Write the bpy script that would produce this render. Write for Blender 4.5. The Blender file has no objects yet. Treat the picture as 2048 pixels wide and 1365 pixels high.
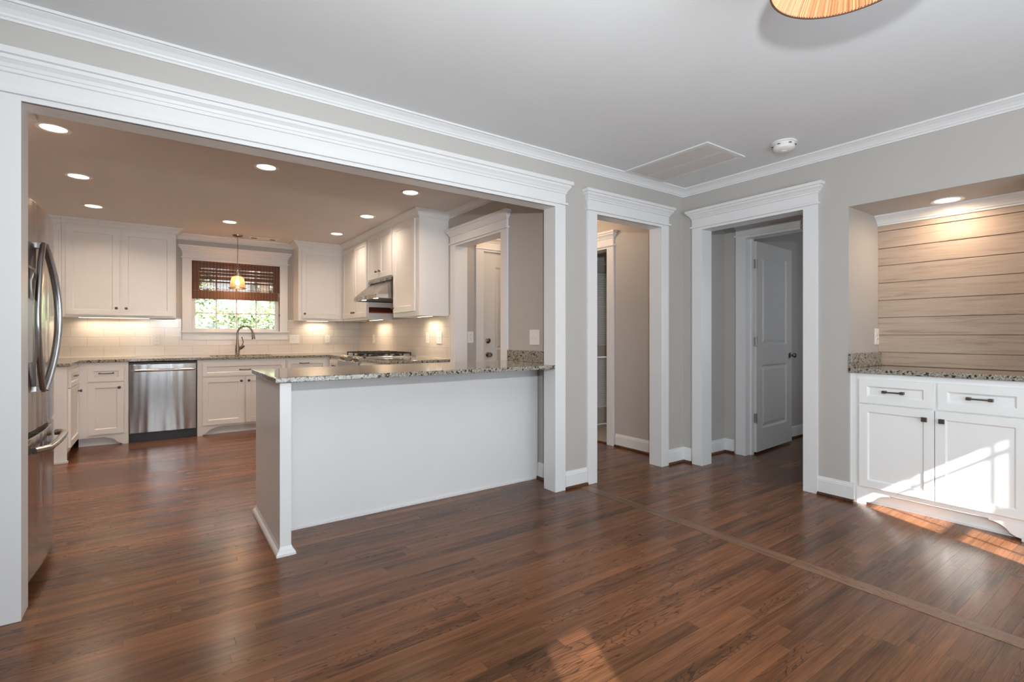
import bpy, math, random
from mathutils import Vector, Matrix
random.seed(7)
S = bpy.context.scene
COL = S.collection

# ------------------------------------------------------------------ camera
cd = bpy.data.cameras.new('camera'); cam = bpy.data.objects.new('camera', cd); COL.objects.link(cam)
cam.location = (0, 0, 1.19)
cam.rotation_euler = (math.radians(90), 0, math.atan2(0.8157, 0.5784) - math.pi/2)
cd.sensor_width = 36.0; cd.sensor_fit = 'HORIZONTAL'; cd.lens = 989.0/2048*36
cd.shift_y = -11.0/2048; cd.clip_start = 0.02; cd.clip_end = 200
S.camera = cam

# ------------------------------------------------------------------ world, sun, exposure
S.view_settings.view_transform = 'Standard'; S.view_settings.look = 'None'
S.view_settings.gamma = 1; S.view_settings.use_curve_mapping = False
S.view_settings.exposure = 0.0
w = bpy.data.worlds.new('sky'); S.world = w; w.use_nodes = True
bg = w.node_tree.nodes['Background']; bg.inputs[0].default_value = (0.80, 0.90, 1.0, 1); bg.inputs[1].default_value = 3.0
def sun(name, d, energy, col, ang):
    l = bpy.data.lights.new(name, 'SUN'); l.energy = energy; l.color = col; l.angle = math.radians(ang)
    o = bpy.data.objects.new(name, l); COL.objects.link(o)
    o.rotation_euler = Vector(d).to_track_quat('-Z', 'Y').to_euler(); o.location = (-3, -8, 6); return o
sun('sun', (0.39, 0.92, -0.68), 26, (1, 0.96, 0.9), 0.5)

def area(name, loc, d, sx, sy, energy, col=(1, 1, 1), shape='RECTANGLE', spread=180):
    l = bpy.data.lights.new(name, 'AREA'); l.shape = shape; l.size = sx; l.size_y = sy; l.energy = energy; l.color = col
    l.spread = math.radians(spread)
    o = bpy.data.objects.new(name, l); COL.objects.link(o); o.location = loc
    o.rotation_euler = Vector(d).to_track_quat('-Z', 'Y').to_euler(); return o
WARM = (1.0, 0.66, 0.40)
# photographer's flash beside the camera, daylight panels standing in for windows behind the camera
area('flash', (0.14, -0.06, 1.60), (.66, .72, .60), .09, .09, 58, (0.95, 0.98, 1.0), 'DISK')
area('window_daylight', (1.5, -1.38, 1.25), (0.2, 1, .5), 2.0, 1.5, 84, (0.80, 0.91, 1.0))
area('window_daylight', (-0.48, -1.38, 1.30), (0, 1, 0.15), 0.42, 1.5, 15, (0.80, 0.91, 1.0))  # panel placed and narrowed so the dishwasher reflects a bright strip
area('bedroom_daylight', (6.0, 1.06, 1.4), (-.3, 1, -.1), 1.0, 1.2, 8, (0.88, 0.93, 1.0))  # fill added to brighten the open door; no window stands there
S.cycles.diffuse_bounces = 6

# ------------------------------------------------------------------ materials
def mat(name, rgb=(.8, .8, .8), rough=.5, metal=0.0, spec=.5):
    m = bpy.data.materials.new(name); m.use_nodes = True
    b = m.node_tree.nodes['Principled BSDF']
    b.inputs['Base Color'].default_value = (*rgb, 1); b.inputs['Roughness'].default_value = rough
    b.inputs['Metallic'].default_value = metal; b.inputs['Specular IOR Level'].default_value = spec
    return m
class N:
    def __init__(s, m): s.t = m.node_tree; s.b = s.t.nodes['Principled BSDF']
    def n(s, typ, **k):
        x = s.t.nodes.new(typ)
        for a, v in k.items():
            if a.startswith('i_'):
                key = a[2:].replace('_', ' ')
                x.inputs[key].default_value = v
            else: setattr(x, a, v)
        return x
    def l(s, a, b): s.t.links.new(a, b)
    def math(s, op, a, b=None, c=None):
        x = s.t.nodes.new('ShaderNodeMath'); x.operation = op
        for i, v in enumerate((a, b, c)):
            if v is None: continue
            if isinstance(v, (int, float)): x.inputs[i].default_value = v
            else: s.l(v, x.inputs[i])
        return x.outputs[0]
    def ramp(s, fac, stops, interp='LINEAR'):
        x = s.t.nodes.new('ShaderNodeValToRGB'); x.color_ramp.interpolation = interp
        e = x.color_ramp.elements
        while len(e) < len(stops): e.new(0.5)
        for el, (p, c) in zip(e, stops): el.position = p; el.color = (*c, 1)
        s.l(fac, x.inputs[0]); return x.outputs[0]
    def mix(s, fac, a, b, mode='MIX'):
        x = s.t.nodes.new('ShaderNodeMix'); x.data_type = 'RGBA'; x.blend_type = mode
        for i, v in ((0, fac), (6, a), (7, b)):
            if isinstance(v, (int, float)): x.inputs[i].default_value = v
            elif isinstance(v, tuple): x.inputs[i].default_value = (*v, 1)
            else: s.l(v, x.inputs[i])
        return x.outputs[2]
    def pos(s):
        return s.n('ShaderNodeNewGeometry').outputs['Position']
    def obj(s):
        return s.n('ShaderNodeTexCoord').outputs['Object']
    def scale(s, v, sc):
        x = s.n('ShaderNodeMapping'); x.inputs['Scale'].default_value = sc; s.l(v, x.inputs['Vector']); return x.outputs[0]
    def bump(s, h, strength=.2, dist=.002):
        x = s.n('ShaderNodeBump'); x.inputs['Strength'].default_value = strength; x.inputs['Distance'].default_value = dist
        s.l(h, x.inputs['Height']); s.l(x.outputs[0], s.b.inputs['Normal'])

def paint(name, rgb, rough=.5, bump=.0):
    m = mat(name, rgb, rough); k = N(m)
    nz = k.n('ShaderNodeTexNoise', i_Scale=3.0, i_Detail=3.0); k.l(k.obj(), nz.inputs['Vector'])
    f = k.math('MULTIPLY_ADD', nz.outputs[0], .06, .97)
    c = k.n('ShaderNodeVectorMath', operation='SCALE'); c.inputs[0].default_value = rgb; k.l(f, c.inputs['Scale'])
    k.l(c.outputs[0], k.b.inputs['Base Color'])
    if bump:
        n2 = k.n('ShaderNodeTexNoise', i_Scale=260.0, i_Detail=2.0); k.l(k.obj(), n2.inputs['Vector']); k.bump(n2.outputs[0], bump, .0006)
    return m
M = {}
M['wall'] = paint('greige wall paint', (.49, .468, .442), .6, .12)
M['ceiling'] = paint('ceiling paint', (.76, .775, .785), .7, .1)
M['kceil'] = paint('kitchen ceiling paint', (.76, .715, .69), .7, .1)
M['trim'] = paint('white trim enamel', (.77, .77, .77), .32)
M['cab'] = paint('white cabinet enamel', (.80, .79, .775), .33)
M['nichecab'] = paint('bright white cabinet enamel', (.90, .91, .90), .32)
M['doorpaint'] = paint('white door paint', (.70, .70, .69), .4)
M['plastic'] = mat('ivory white plastic', (.85, .83, .80), .35)
M['slot'] = mat('dark slot', (.05, .045, .04), .6)
M['black'] = mat('black plastic', (.012, .012, .013), .35)
M['iron'] = mat('cast iron', (.012, .011, .011), .55)
M['bronze'] = mat('dark bronze hardware', (.16, .135, .12), .38, .85)
M['nickel'] = mat('brushed nickel', (.52, .47, .43), .26, 1.0)
M['darknickel'] = mat('aged nickel', (.33, .295, .265), .24, 1.0)
M['ventslat'] = mat('vent slats', (.60, .555, .53), .5)
M['ventback'] = mat('vent backing', (.30, .28, .265), .7)
M['rubber'] = mat('gasket', (.02, .02, .02), .7)
M['caulk'] = mat('caulk line', (.85, .80, .74), .5)
def steel(name, rgb, r0, ax):
    m = mat(name, rgb, r0, 1.0); k = N(m)
    sc = [6, 6, 6]; sc[ax] = 900 if ax != 2 else 6
    v = k.scale(k.obj(), (400, 400, 3) if ax == 2 else (3, 3, 500))
    nz = k.n('ShaderNodeTexNoise', i_Scale=1.0, i_Detail=2.0); k.l(v, nz.inputs['Vector'])
    k.l(k.math('MULTIPLY_ADD', nz.outputs[0], .12, r0 - .05), k.b.inputs['Roughness'])
    big = k.n('ShaderNodeTexNoise', i_Scale=2.6, i_Detail=1.0); k.l(k.scale(k.obj(), (3.2, 3.2, .32)), big.inputs['Vector'])
    k.bump(big.outputs[0], .6, .016)
    return m
M['steel'] = steel('brushed stainless steel', (.46, .45, .445), .20, 2)
M['fridgesteel'] = steel('fridge stainless steel', (.50, .465, .44), .17, 2)
def granite():
    m = mat('speckled granite', rough=.08); k = N(m); p = k.obj()
    nz = k.n('ShaderNodeTexNoise', i_Scale=9.0, i_Detail=4.0); k.l(p, nz.inputs['Vector'])
    warp = k.n('ShaderNodeVectorMath', operation='MULTIPLY_ADD'); k.l(nz.outputs['Color'], warp.inputs[0])
    warp.inputs[1].default_value = (.05, .05, .05); k.l(p, warp.inputs[2])
    v1 = k.n('ShaderNodeTexVoronoi', i_Scale=150.0); k.l(warp.outputs[0], v1.inputs['Vector'])
    sep = k.n('ShaderNodeSeparateColor'); k.l(v1.outputs['Color'], sep.inputs[0])
    base = k.ramp(sep.outputs[0], [(0, (.25, .225, .18)), (.35, (.42, .39, .32)), (.62, (.17, .15, .12)), (.85, (.50, .48, .42)), (1, (.33, .285, .215))])
    v2 = k.n('ShaderNodeTexVoronoi', i_Scale=80.0); k.l(warp.outputs[0], v2.inputs['Vector'])
    sep2 = k.n('ShaderNodeSeparateColor'); k.l(v2.outputs['Color'], sep2.inputs[0])
    dark = k.ramp(sep2.outputs[1], [(.86, (0, 0, 0)), (.88, (1, 1, 1))])
    n3 = k.n('ShaderNodeTexNoise', i_Scale=190.0, i_Detail=3.0); k.l(p, n3.inputs['Vector'])
    veins = k.ramp(n3.outputs[0], [(.56, (0, 0, 0)), (.62, (1, 1, 1))])
    c = k.mix(dark, base, (.045, .038, .034)); c = k.mix(veins, c, (.085, .072, .06))
    k.l(c, k.b.inputs['Base Color']); return m
M['granite'] = granite()
def tile(name):
    m = mat(name, rough=.16); k = N(m)
    sp = k.n('ShaderNodeSeparateXYZ'); k.l(k.pos(), sp.inputs[0]); cb = k.n('ShaderNodeCombineXYZ')
    k.l(k.math('SUBTRACT', sp.outputs[0], sp.outputs[1]), cb.inputs[0]); k.l(k.math('SUBTRACT', sp.outputs[2], .938), cb.inputs[1])
    b = k.n('ShaderNodeTexBrick', offset=.5)
    b.inputs['Color1'].default_value = (.70, .63, .56, 1); b.inputs['Color2'].default_value = (.735, .665, .595, 1)
    b.inputs['Mortar'].default_value = (.52, .45, .38, 1); b.inputs['Scale'].default_value = 1
    b.inputs['Mortar Size'].default_value = .0018; b.inputs['Brick Width'].default_value = .305; b.inputs['Row Height'].default_value = .1175
    k.l(cb.outputs[0], b.inputs['Vector']); k.l(b.outputs['Color'], k.b.inputs['Base Color'])
    inv = k.math('SUBTRACT', 1.0, b.outputs['Fac']); k.bump(inv, .5, .002); return m
M['tileN'] = tile('cream wall tile')
M['tileE'] = M['tileN']
def floorwood(name, W, L, dark, light, along='x', rough=.2, hue=(0.25, .08, .03)):
    m = mat(name, rough=rough, spec=.30); k = N(m)
    sp = k.n('ShaderNodeSeparateXYZ'); k.l(k.pos(), sp.inputs[0])
    u, v = (sp.outputs[0], sp.outputs[1]) if along == 'x' else (sp.outputs[1], sp.outputs[0])
    row = k.math('FLOOR', k.math('DIVIDE', v, W))
    wn = k.n('ShaderNodeTexWhiteNoise', noise_dimensions='1D'); k.l(row, wn.inputs['W'])
    us = k.math('MULTIPLY_ADD', wn.outputs['Value'], L*7.3, u)
    ul = k.math('DIVIDE', us, L); coln = k.math('FLOOR', ul)
    cid = k.math('MULTIPLY_ADD', row, 17.13, coln)
    w2 = k.n('ShaderNodeTexWhiteNoise', noise_dimensions='1D'); k.l(cid, w2.inputs['W'])
    rnd = w2.outputs['Value']; s2 = k.n('ShaderNodeSeparateColor'); k.l(w2.outputs['Color'], s2.inputs[0])
    # grain coordinates shifted for each board
    cx = k.n('ShaderNodeCombineXYZ')
    k.l(k.math('MULTIPLY_ADD', rnd, 37.0, k.math('MULTIPLY', u, 1.6)), cx.inputs[0])
    k.l(k.math('MULTIPLY_ADD', s2.outputs[1], 11.0, k.math('MULTIPLY', v, 30.0)), cx.inputs[1])
    g1 = k.n('ShaderNodeTexNoise', i_Scale=1.0, i_Detail=5.0, i_Roughness=.62); k.l(cx.outputs[0], g1.inputs['Vector'])
    cx2 = k.n('ShaderNodeCombineXYZ')
    k.l(k.math('MULTIPLY_ADD', rnd, 91.0, k.math('MULTIPLY', u, 5.0)), cx2.inputs[0])
    k.l(k.math('MULTIPLY', v, 420.0), cx2.inputs[1])
    g2 = k.n('ShaderNodeTexNoise', i_Scale=1.0, i_Detail=3.0); k.l(cx2.outputs[0], g2.inputs['Vector'])
    # cathedral figure, only on some boards
    cx3 = k.n('ShaderNodeCombineXYZ')
    k.l(k.math('MULTIPLY_ADD', rnd, 53.0, k.math('MULTIPLY', u, 2.2)), cx3.inputs[0])
    k.l(k.math('MULTIPLY', v, 16.0), cx3.inputs[1])
    wv = k.n('ShaderNodeTexNoise', i_Scale=1.2, i_Detail=1.5, i_Distortion=.6); k.l(cx3.outputs[0], wv.inputs['Vector'])
    rings = k.math('FRACT', k.math('MULTIPLY', wv.outputs[0], 13.0))
    ringd = k.ramp(rings, [(0, (1, 1, 1)), (.12, (.25, .25, .25)), (.3, (0, 0, 0)), (.9, (0, 0, 0)), (1, (1, 1, 1))])
    some = k.math('GREATER_THAN', s2.outputs[2], .76)
    ringf = k.math('MULTIPLY', k.math('MULTIPLY', ringd, some), .75)
    base = k.ramp(k.math('MULTIPLY_ADD', g1.outputs[0], .75, k.math('MULTIPLY', k.math('SUBTRACT', rnd, .5), .20)),
                  [(.12, dark), (.50, tuple((a+b)/2 for a, b in zip(dark, light))), (.85, light)])
    pores = k.ramp(g2.outputs[0], [(.36, (.50, .50, .50)), (.52, (1, 1, 1))])
    c = k.mix(.85, base, pores, 'MULTIPLY')
    lf = k.n('ShaderNodeTexNoise', i_Scale=1.0, i_Detail=2.0); k.l(k.scale(k.pos(), (.7, 2.6, 1) if along == 'x' else (2.6, .7, 1)), lf.inputs['Vector'])
    c = k.mix(1.0, c, k.ramp(lf.outputs[0], [(.32, (.66, .66, .68)), (.5, (1, 1, 1)), (.68, (1.22, 1.15, 1.08))]), 'MULTIPLY')
    c = k.mix(k.math('MULTIPLY', s2.outputs[0], .16), c, hue)
    c = k.mix(ringf, c, tuple(x*.35 for x in dark))
    fr = k.math('FRACT', k.math('DIVIDE', v, W)); fl_ = k.math('FRACT', ul)
    gap = k.math('MAXIMUM', k.math('LESS_THAN', fr, .018), k.math('LESS_THAN', fl_, .0012))
    c = k.mix(k.math('MULTIPLY', gap, .75), c, (.012, .007, .005))
    k.l(c, k.b.inputs['Base Color'])
    rn = k.n('ShaderNodeTexNoise', i_Scale=3.0, i_Detail=3.0); k.l(k.pos(), rn.inputs['Vector'])
    k.l(k.math('ADD', k.math('MULTIPLY_ADD', rn.outputs[0], .16, rough-.08), k.math('MULTIPLY', k.math('SUBTRACT', 1.0, g2.outputs[0]), .08)), k.b.inputs['Roughness'])
    h = k.math('ADD', k.math('MULTIPLY', g2.outputs[0], .25), k.math('SUBTRACT', k.math('MULTIPLY', g1.outputs[0], .5), k.math('MULTIPLY', gap, 1.0)))
    k.bump(h, .22, .0012)
    return m
M['floor'] = floorwood('dark stained oak strip floor', .057, 1.05, (.064, .027, .012), (.38, .165, .073))
M['floor2'] = floorwood('oak threshold board', .095, 2.2, (.17, .088, .050), (.38, .21, .125), 'y')
M['shoe'] = floorwood('stained shoe moulding', .2, 3.0, (.05, .022, .012), (.16, .075, .04))
M['ltile'] = paint('beige floor tile', (.42, .34, .25), .5)
def boards():
    m = mat('whitewashed oak boards', rough=.5); k = N(m)
    v = k.scale(k.obj(), (1.5, 2.6, 40)); g = k.n('ShaderNodeTexNoise', i_Scale=1.0, i_Detail=6.0, i_Roughness=.65, i_Distortion=.25); k.l(v, g.inputs['Vector'])
    v2 = k.scale(k.obj(), (2, 5, 300)); g2 = k.n('ShaderNodeTexNoise', i_Scale=1.0, i_Detail=2.0); k.l(v2, g2.inputs['Vector'])
    c = k.ramp(g.outputs[0], [(.34, (.38, .285, .215)), (.46, (.475, .370, .290)), (.7, (.53, .42, .335))])
    c = k.mix(.3, c, k.ramp(g2.outputs[0], [(.35, (.6, .6, .6)), (.55, (1, 1, 1))]), 'MULTIPLY')
    k.l(c, k.b.inputs['Base Color']); k.bump(g2.outputs[0], .15, .001); return m
M['boards'] = boards()
def emis(name, rgb, st, base=(.9, .9, .9)):
    m = mat(name, base, .4); b = m.node_tree.nodes['Principled BSDF']
    b.inputs['Emission Color'].default_value = (*rgb, 1); b.inputs['Emission Strength'].default_value = st; return m
M['lens'] = emis('lit frosted lens', (1, .80, .55), 7)
M['bulb'] = emis('lit filament bulb', (1, .66, .30), 22)
M['strip'] = emis('lit strip lens', (1, .82, .58), 5)
def glass(name, rgb, rough=0.0):
    m = bpy.data.materials.new(name); m.use_nodes = True; t = m.node_tree; t.nodes.clear()
    o = t.nodes.new('ShaderNodeOutputMaterial'); a = t.nodes.new('ShaderNodeBsdfTransparent'); b = t.nodes.new('ShaderNodeBsdfGlossy')
    a.inputs[0].default_value = (*rgb, 1); b.inputs['Roughness'].default_value = rough
    f = t.nodes.new('ShaderNodeFresnel'); f.inputs[0].default_value = 1.45; x = t.nodes.new('ShaderNodeMixShader')
    t.links.new(f.outputs[0], x.inputs[0]); t.links.new(a.outputs[0], x.inputs[1]); t.links.new(b.outputs[0], x.inputs[2]); t.links.new(x.outputs[0], o.inputs[0])
    return m
M['glass'] = glass('window glass', (.97, .98, .97))
m = glass('seeded lamp glass', (1.0, .86, .76), .08); M['screen'] = glass('insect screen', (.6, .6, .6), .5); M['shadeglass'] = m; t_ = m.node_tree
tl = t_.nodes.new('ShaderNodeBsdfTranslucent'); tl.inputs[0].default_value = (1, .62, .42, 1); mx = t_.nodes.new('ShaderNodeMixShader'); mx.inputs[0].default_value = .34
old = t_.nodes['Material Output'].inputs[0].links[0].from_socket; t_.links.new(old, mx.inputs[1]); t_.links.new(tl.outputs[0], mx.inputs[2]); t_.links.new(mx.outputs[0], t_.nodes['Material Output'].inputs[0])
def reed():
    m = mat('woven bamboo', rough=.6); k = N(m); p = k.obj()
    sx = k.n('ShaderNodeSeparateXYZ'); k.l(p, sx.inputs[0])
    st = k.math('FRACT', k.math('MULTIPLY', sx.outputs[0], 26.0))
    warp = k.ramp(st, [(0, (.075, .030, .016)), (.3, (.14, .055, .027)), (.75, (.10, .04, .02)), (.86, (.25, .12, .06)), (1, (.21, .095, .05))])
    n = k.n('ShaderNodeTexNoise', i_Scale=1.0, i_Detail=3.0); k.l(k.scale(p, (4, 4, 160)), n.inputs['Vector'])
    c = k.mix(.5, warp, k.ramp(n.outputs[0], [(.3, (.45, .45, .45)), (.7, (1.2, 1.1, 1.0))]), 'MULTIPLY')
    k.l(c, k.b.inputs['Base Color']); return m
M['reed'] = reed()
M['cord'] = mat('shade cord', (.10, .05, .03), .7)
def rattan():
    m = mat('seagrass weave', rough=.6); k = N(m); p = k.obj()
    sx = k.n('ShaderNodeSeparateXYZ'); k.l(p, sx.inputs[0])
    an = k.math('ARCTAN2', sx.outputs[1], sx.outputs[0])
    cx = k.n('ShaderNodeCombineXYZ'); k.l(k.math('MULTIPLY', an, 20.0), cx.inputs[0])
    n = k.n('ShaderNodeTexNoise', i_Scale=1.3, i_Detail=4.0); k.l(cx.outputs[0], n.inputs['Vector'])
    r = k.ramp(n.outputs[0], [(.34, (.26, .11, .045)), (.5, (.52, .27, .13)), (.66, (.75, .47, .27))])
    k.l(r, k.b.inputs['Base Color']); return m
M['rattan'] = rattan()
M['redwood'] = mat('dark red wood', (.085, .014, .006), .35)
def leafm():
    m = mat('green leaf', rough=.5); k = N(m)
    n = k.n('ShaderNodeTexNoise', i_Scale=4.0, i_Detail=2.0); k.l(k.pos(), n.inputs['Vector'])
    k.l(k.ramp(n.outputs[0], [(.3, (.04, .08, .035)), (.45, (.26, .36, .17)), (.58, (.66, .70, .45)), (.75, (.9, .9, .7))]), k.b.inputs['Base Color'])  # pale stops put overexposed daylight into the leaf colour
    k.b.inputs['Transmission Weight'].default_value = 0.0
    return m
M['leaf'] = leafm()
M['bark'] = paint('tree bark', (.24, .19, .15), .9)
M['lawn'] = paint('lawn', (.12, .20, .06), .9)
M['fence'] = paint('pale painted siding', (.80, .80, .78), .7)

# ------------------------------------------------------------------ mesh helpers
class MB:
    def __init__(s): s.v = []; s.f = []
    def add(s, vs, fs):
        o = len(s.v); s.v += [tuple(p) for p in vs]; s.f += [tuple(i+o for i in f) for f in fs]; return s
    def box(s, x0, x1, y0, y1, z0, z1):
        x0, x1 = min(x0, x1), max(x0, x1); y0, y1 = min(y0, y1), max(y0, y1); z0, z1 = min(z0, z1), max(z0, z1)
        return s.add([(x0, y0, z0), (x1, y0, z0), (x1, y1, z0), (x0, y1, z0), (x0, y0, z1), (x1, y0, z1), (x1, y1, z1), (x0, y1, z1)],
              [(0, 3, 2, 1), (4, 5, 6, 7), (0, 1, 5, 4), (1, 2, 6, 5), (2, 3, 7, 6), (3, 0, 4, 7)])
    def prism(s, poly, a0, a1, axis='z'):
        def P(p, a): return {'z': (p[0], p[1], a), 'y': (p[0], a, p[1]), 'x': (a, p[0], p[1])}[axis]
        n = len(poly); vs = [P(p, a0) for p in poly] + [P(p, a1) for p in poly]
        fs = [tuple(range(n)), tuple(range(2*n-1, n-1, -1))] + [(i, i+n, (i+1) % n+n, (i+1) % n) for i in range(n)]
        return s.add(vs, fs)
    def lathe(s, prof, c=(0, 0, 0), n=24, axis='z', closed=False):
        vs = []; m = len(prof)
        for i in range(n):
            a = 2*math.pi*i/n
            for r, h in prof:
                p = {'z': (r*math.cos(a), r*math.sin(a), h), 'y': (r*math.cos(a), h, r*math.sin(a)), 'x': (h, r*math.cos(a), r*math.sin(a))}[axis]
                vs.append((p[0]+c[0], p[1]+c[1], p[2]+c[2]))
        fs = []
        for i in range(n):
            for j in range(m if closed else m-1):
                fs.append((i*m+j, ((i+1) % n)*m+j, ((i+1) % n)*m+(j+1) % m, i*m+(j+1) % m))
        if not closed:
            if prof[0][0] > 1e-6: fs.append(tuple(i*m for i in range(n-1, -1, -1)))
            if prof[-1][0] > 1e-6: fs.append(tuple(i*m+m-1 for i in range(n)))
        return s.add(vs, fs)
    def tube(s, pts, r, n=10, ry=None, cap=True):
        pts = [Vector(p) for p in pts]; vs = []; L = len(pts)
        up = None
        for i, p in enumerate(pts):
            d = (pts[min(i+1, L-1)] - pts[max(i-1, 0)]).normalized()
            if up is None:
                up = Vector((0, 0, 1)) if abs(d.z) < .9 else Vector((0, 1, 0))
            x = d.cross(up).normalized(); up = x.cross(d).normalized()
            rr = r[i] if isinstance(r, (list, tuple)) else r
            r2 = rr if ry is None else ry
            for k in range(n):
                a = 2*math.pi*k/n; vs.append(p + x*rr*math.cos(a) + up*r2*math.sin(a))
        fs = [(i*n+k, i*n+(k+1) % n, (i+1)*n+(k+1) % n, (i+1)*n+k) for i in range(L-1) for k in range(n)]
        if cap: fs += [tuple(range(n-1, -1, -1)), tuple((L-1)*n+k for k in range(n))]
        return s.add(vs, fs)
    def sweep(s, path, prof, side=1, closed=False):
        """profile (out, z) swept along an xy path with mitred corners; out is measured to the path's side"""
        P = [Vector(p) for p in path]; L = len(P); m = len(prof); vs = []
        for i in range(L):
            def nrm(a, b):
                d = (b-a).normalized(); return Vector((d.y, -d.x))*side
            if closed: n1 = nrm(P[i-1], P[i]); n2 = nrm(P[i], P[(i+1) % L])
            else:
                n1 = nrm(P[max(i-1, 0)], P[max(i-1, 0)+1]); n2 = nrm(P[min(i, L-2)], P[min(i, L-2)+1])
            b = (n1+n2); b = b/max(b.dot(n1), 1e-6)
            for o, z in prof: vs.append((P[i].x+b.x*o, P[i].y+b.y*o, z))
        fs = []
        for i in range(L if closed else L-1):
            for j in range(m):
                fs.append((i*m+j, i*m+(j+1) % m, ((i+1) % L)*m+(j+1) % m, ((i+1) % L)*m+j))
        if not closed: fs += [tuple(range(m-1, -1, -1)), tuple((L-1)*m+j for j in range(m))]
        return s.add(vs, fs)
    def build(s, name, m, parent=None, bevel=0, smooth=False, loc=None):
        me = bpy.data.meshes.new(name); me.from_pydata(s.v, [], s.f); me.update()
        import bmesh
        b = bmesh.new(); b.from_mesh(me); bmesh.ops.recalc_face_normals(b, faces=b.faces); b.to_mesh(me); b.free()
        me.materials.append(M[m] if isinstance(m, str) else m)
        o = bpy.data.objects.new(name, me); COL.objects.link(o)
        if parent is not None: o.parent = parent
        if loc is not None: o.location = loc
        if bevel:
            md = o.modifiers.new('Bevel', 'BEVEL'); md.width = bevel; md.segments = 2; md.limit_method = 'ANGLE'; md.angle_limit = math.radians(50)
        if smooth:
            for p in me.polygons: p.use_smooth = True
            me.set_sharp_from_angle(angle=math.radians(40))
        return o
def thing(name, label, cat, loc=(0, 0, 0), rz=0, group=None):
    o = bpy.data.objects.new(name, None); o.empty_display_size = .05; COL.objects.link(o)
    o.location = loc; o.rotation_euler = (0, 0, rz); o['label'] = label; o['category'] = cat
    if group: o['group'] = group
    return o
def tag(o, label, cat, group=None):
    o['label'] = label; o['category'] = cat
    if group: o['group'] = group
    return o
def struct(o, label=None):
    o['kind'] = 'structure'
    if label: o['label'] = label
    return o
def dup(root, loc, rz=None, label=None, group=None):
    r = root.copy(); COL.objects.link(r); r.location = loc
    if rz is not None: r.rotation_euler = (0, 0, rz)
    if label: r['label'] = label
    if group: r['group'] = group
    for ch in list(root.children):
        c = ch.copy(); COL.objects.link(c); c.parent = r
        for g in list(ch.children):
            d = g.copy(); COL.objects.link(d); d.parent = c
    return r
FS, FW, FE = 0.0, -math.pi/2, math.pi/2        # a thing facing -Y, -X, +X

# ================================================================== SETTING
YA, YK = 2.88, 2.995          # wall between living room and kitchen
XB, XBK = 4.03, 4.16          # wall with the niche
KX, KY, KW = 2.57, 7.82, -1.40  # kitchen east wall, north wall, west wall
ZC, ZK = 2.56, 2.53
# floors
f = MB().box(-2.6, 7.2, -1.6, 4.76, -.06, 0).box(KW-.1, 2.72, 4.76, KY+.1, -.06, 0).build('floor', 'floor'); struct(f)
struct(MB().box(2.665, 2.758, -1.5, 2.86, 0.0, .0016).build('floor_border', 'floor2'))
struct(MB().box(3.985, 5.8, 3.70, 4.75, 0.0, .006).build('laundry_floor', 'ltile'))
struct(MB().box(3.975, 4.0, 3.78, 4.62, .0, .014).build('floor_threshold', 'shoe'))
# ceilings
struct(MB().box(-2.6, 4.16, -1.6, 2.93, ZC, ZC+.1).build('ceiling', 'ceiling'))
struct(MB().box(KW-.1, 4.2, 2.93, KY+.1, ZK, ZK+.1).build('ceiling_kitchen', 'kceil'))
struct(MB().box(4.16, 7.2, .9, 3.1, ZC, ZC+.1).build('ceiling_hall', 'ceiling'))
struct(MB().box(4.11, 5.8, 3.1, 5.4, ZC-.02, ZC+.08).build('ceiling_laundry', 'ceiling'))
# wall A (north wall of the living room)
A0, A1, AZ = -.497, 2.451, 2.188
D0, D1, DZ = 2.852, 3.705, 2.19
w = MB(); w.box(-2.6, A0, YA, YK, 0, ZC); w.box(A0, A1, YA, YK, AZ, ZC); w.box(A1, D0, YA, YK, 0, ZC); w.box(D0, D1, YA, YK, DZ, ZC)
w.box(D1, 4.76, YA, YK, 0, ZC); struct(w.build('wall_north', 'wall'))
# wall B (east wall, with doorway and niche)
B0, B1, BZ = 1.781, 2.692, 2.175
NY0, NY1, NZ, NX = .57, 1.50, 2.117, 4.575
w = MB(); w.box(XB, XBK, B1, YA, 0, ZC); w.box(XB, XBK, B0, B1, BZ, ZC); w.box(XB, XBK, NY1, B0, 0, ZC)
w.box(XB, XBK, NY0, NY1, NZ, ZC); w.box(XB, XBK, -1.6, NY0, 0, ZC)
struct(w.build('wall_east', 'wall')); w = MB()
struct(w.box(XBK, NX+.1, NY1, NY1+.10, 0, ZC).build('wall_niche_north', 'wall'))
struct(MB().box(XBK, NX+.1, NY0-.1, NY0, 0, ZC).build('wall_niche_south', 'wall'))
struct(MB().box(NX+.02, NX+.1, NY0, NY1, 0, ZC).build('wall_niche_east', 'wall'))
struct(MB().box(XBK, NX+.02, NY0, NY1, NZ, NZ+.08).build('ceiling_niche', 'wall'))
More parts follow.
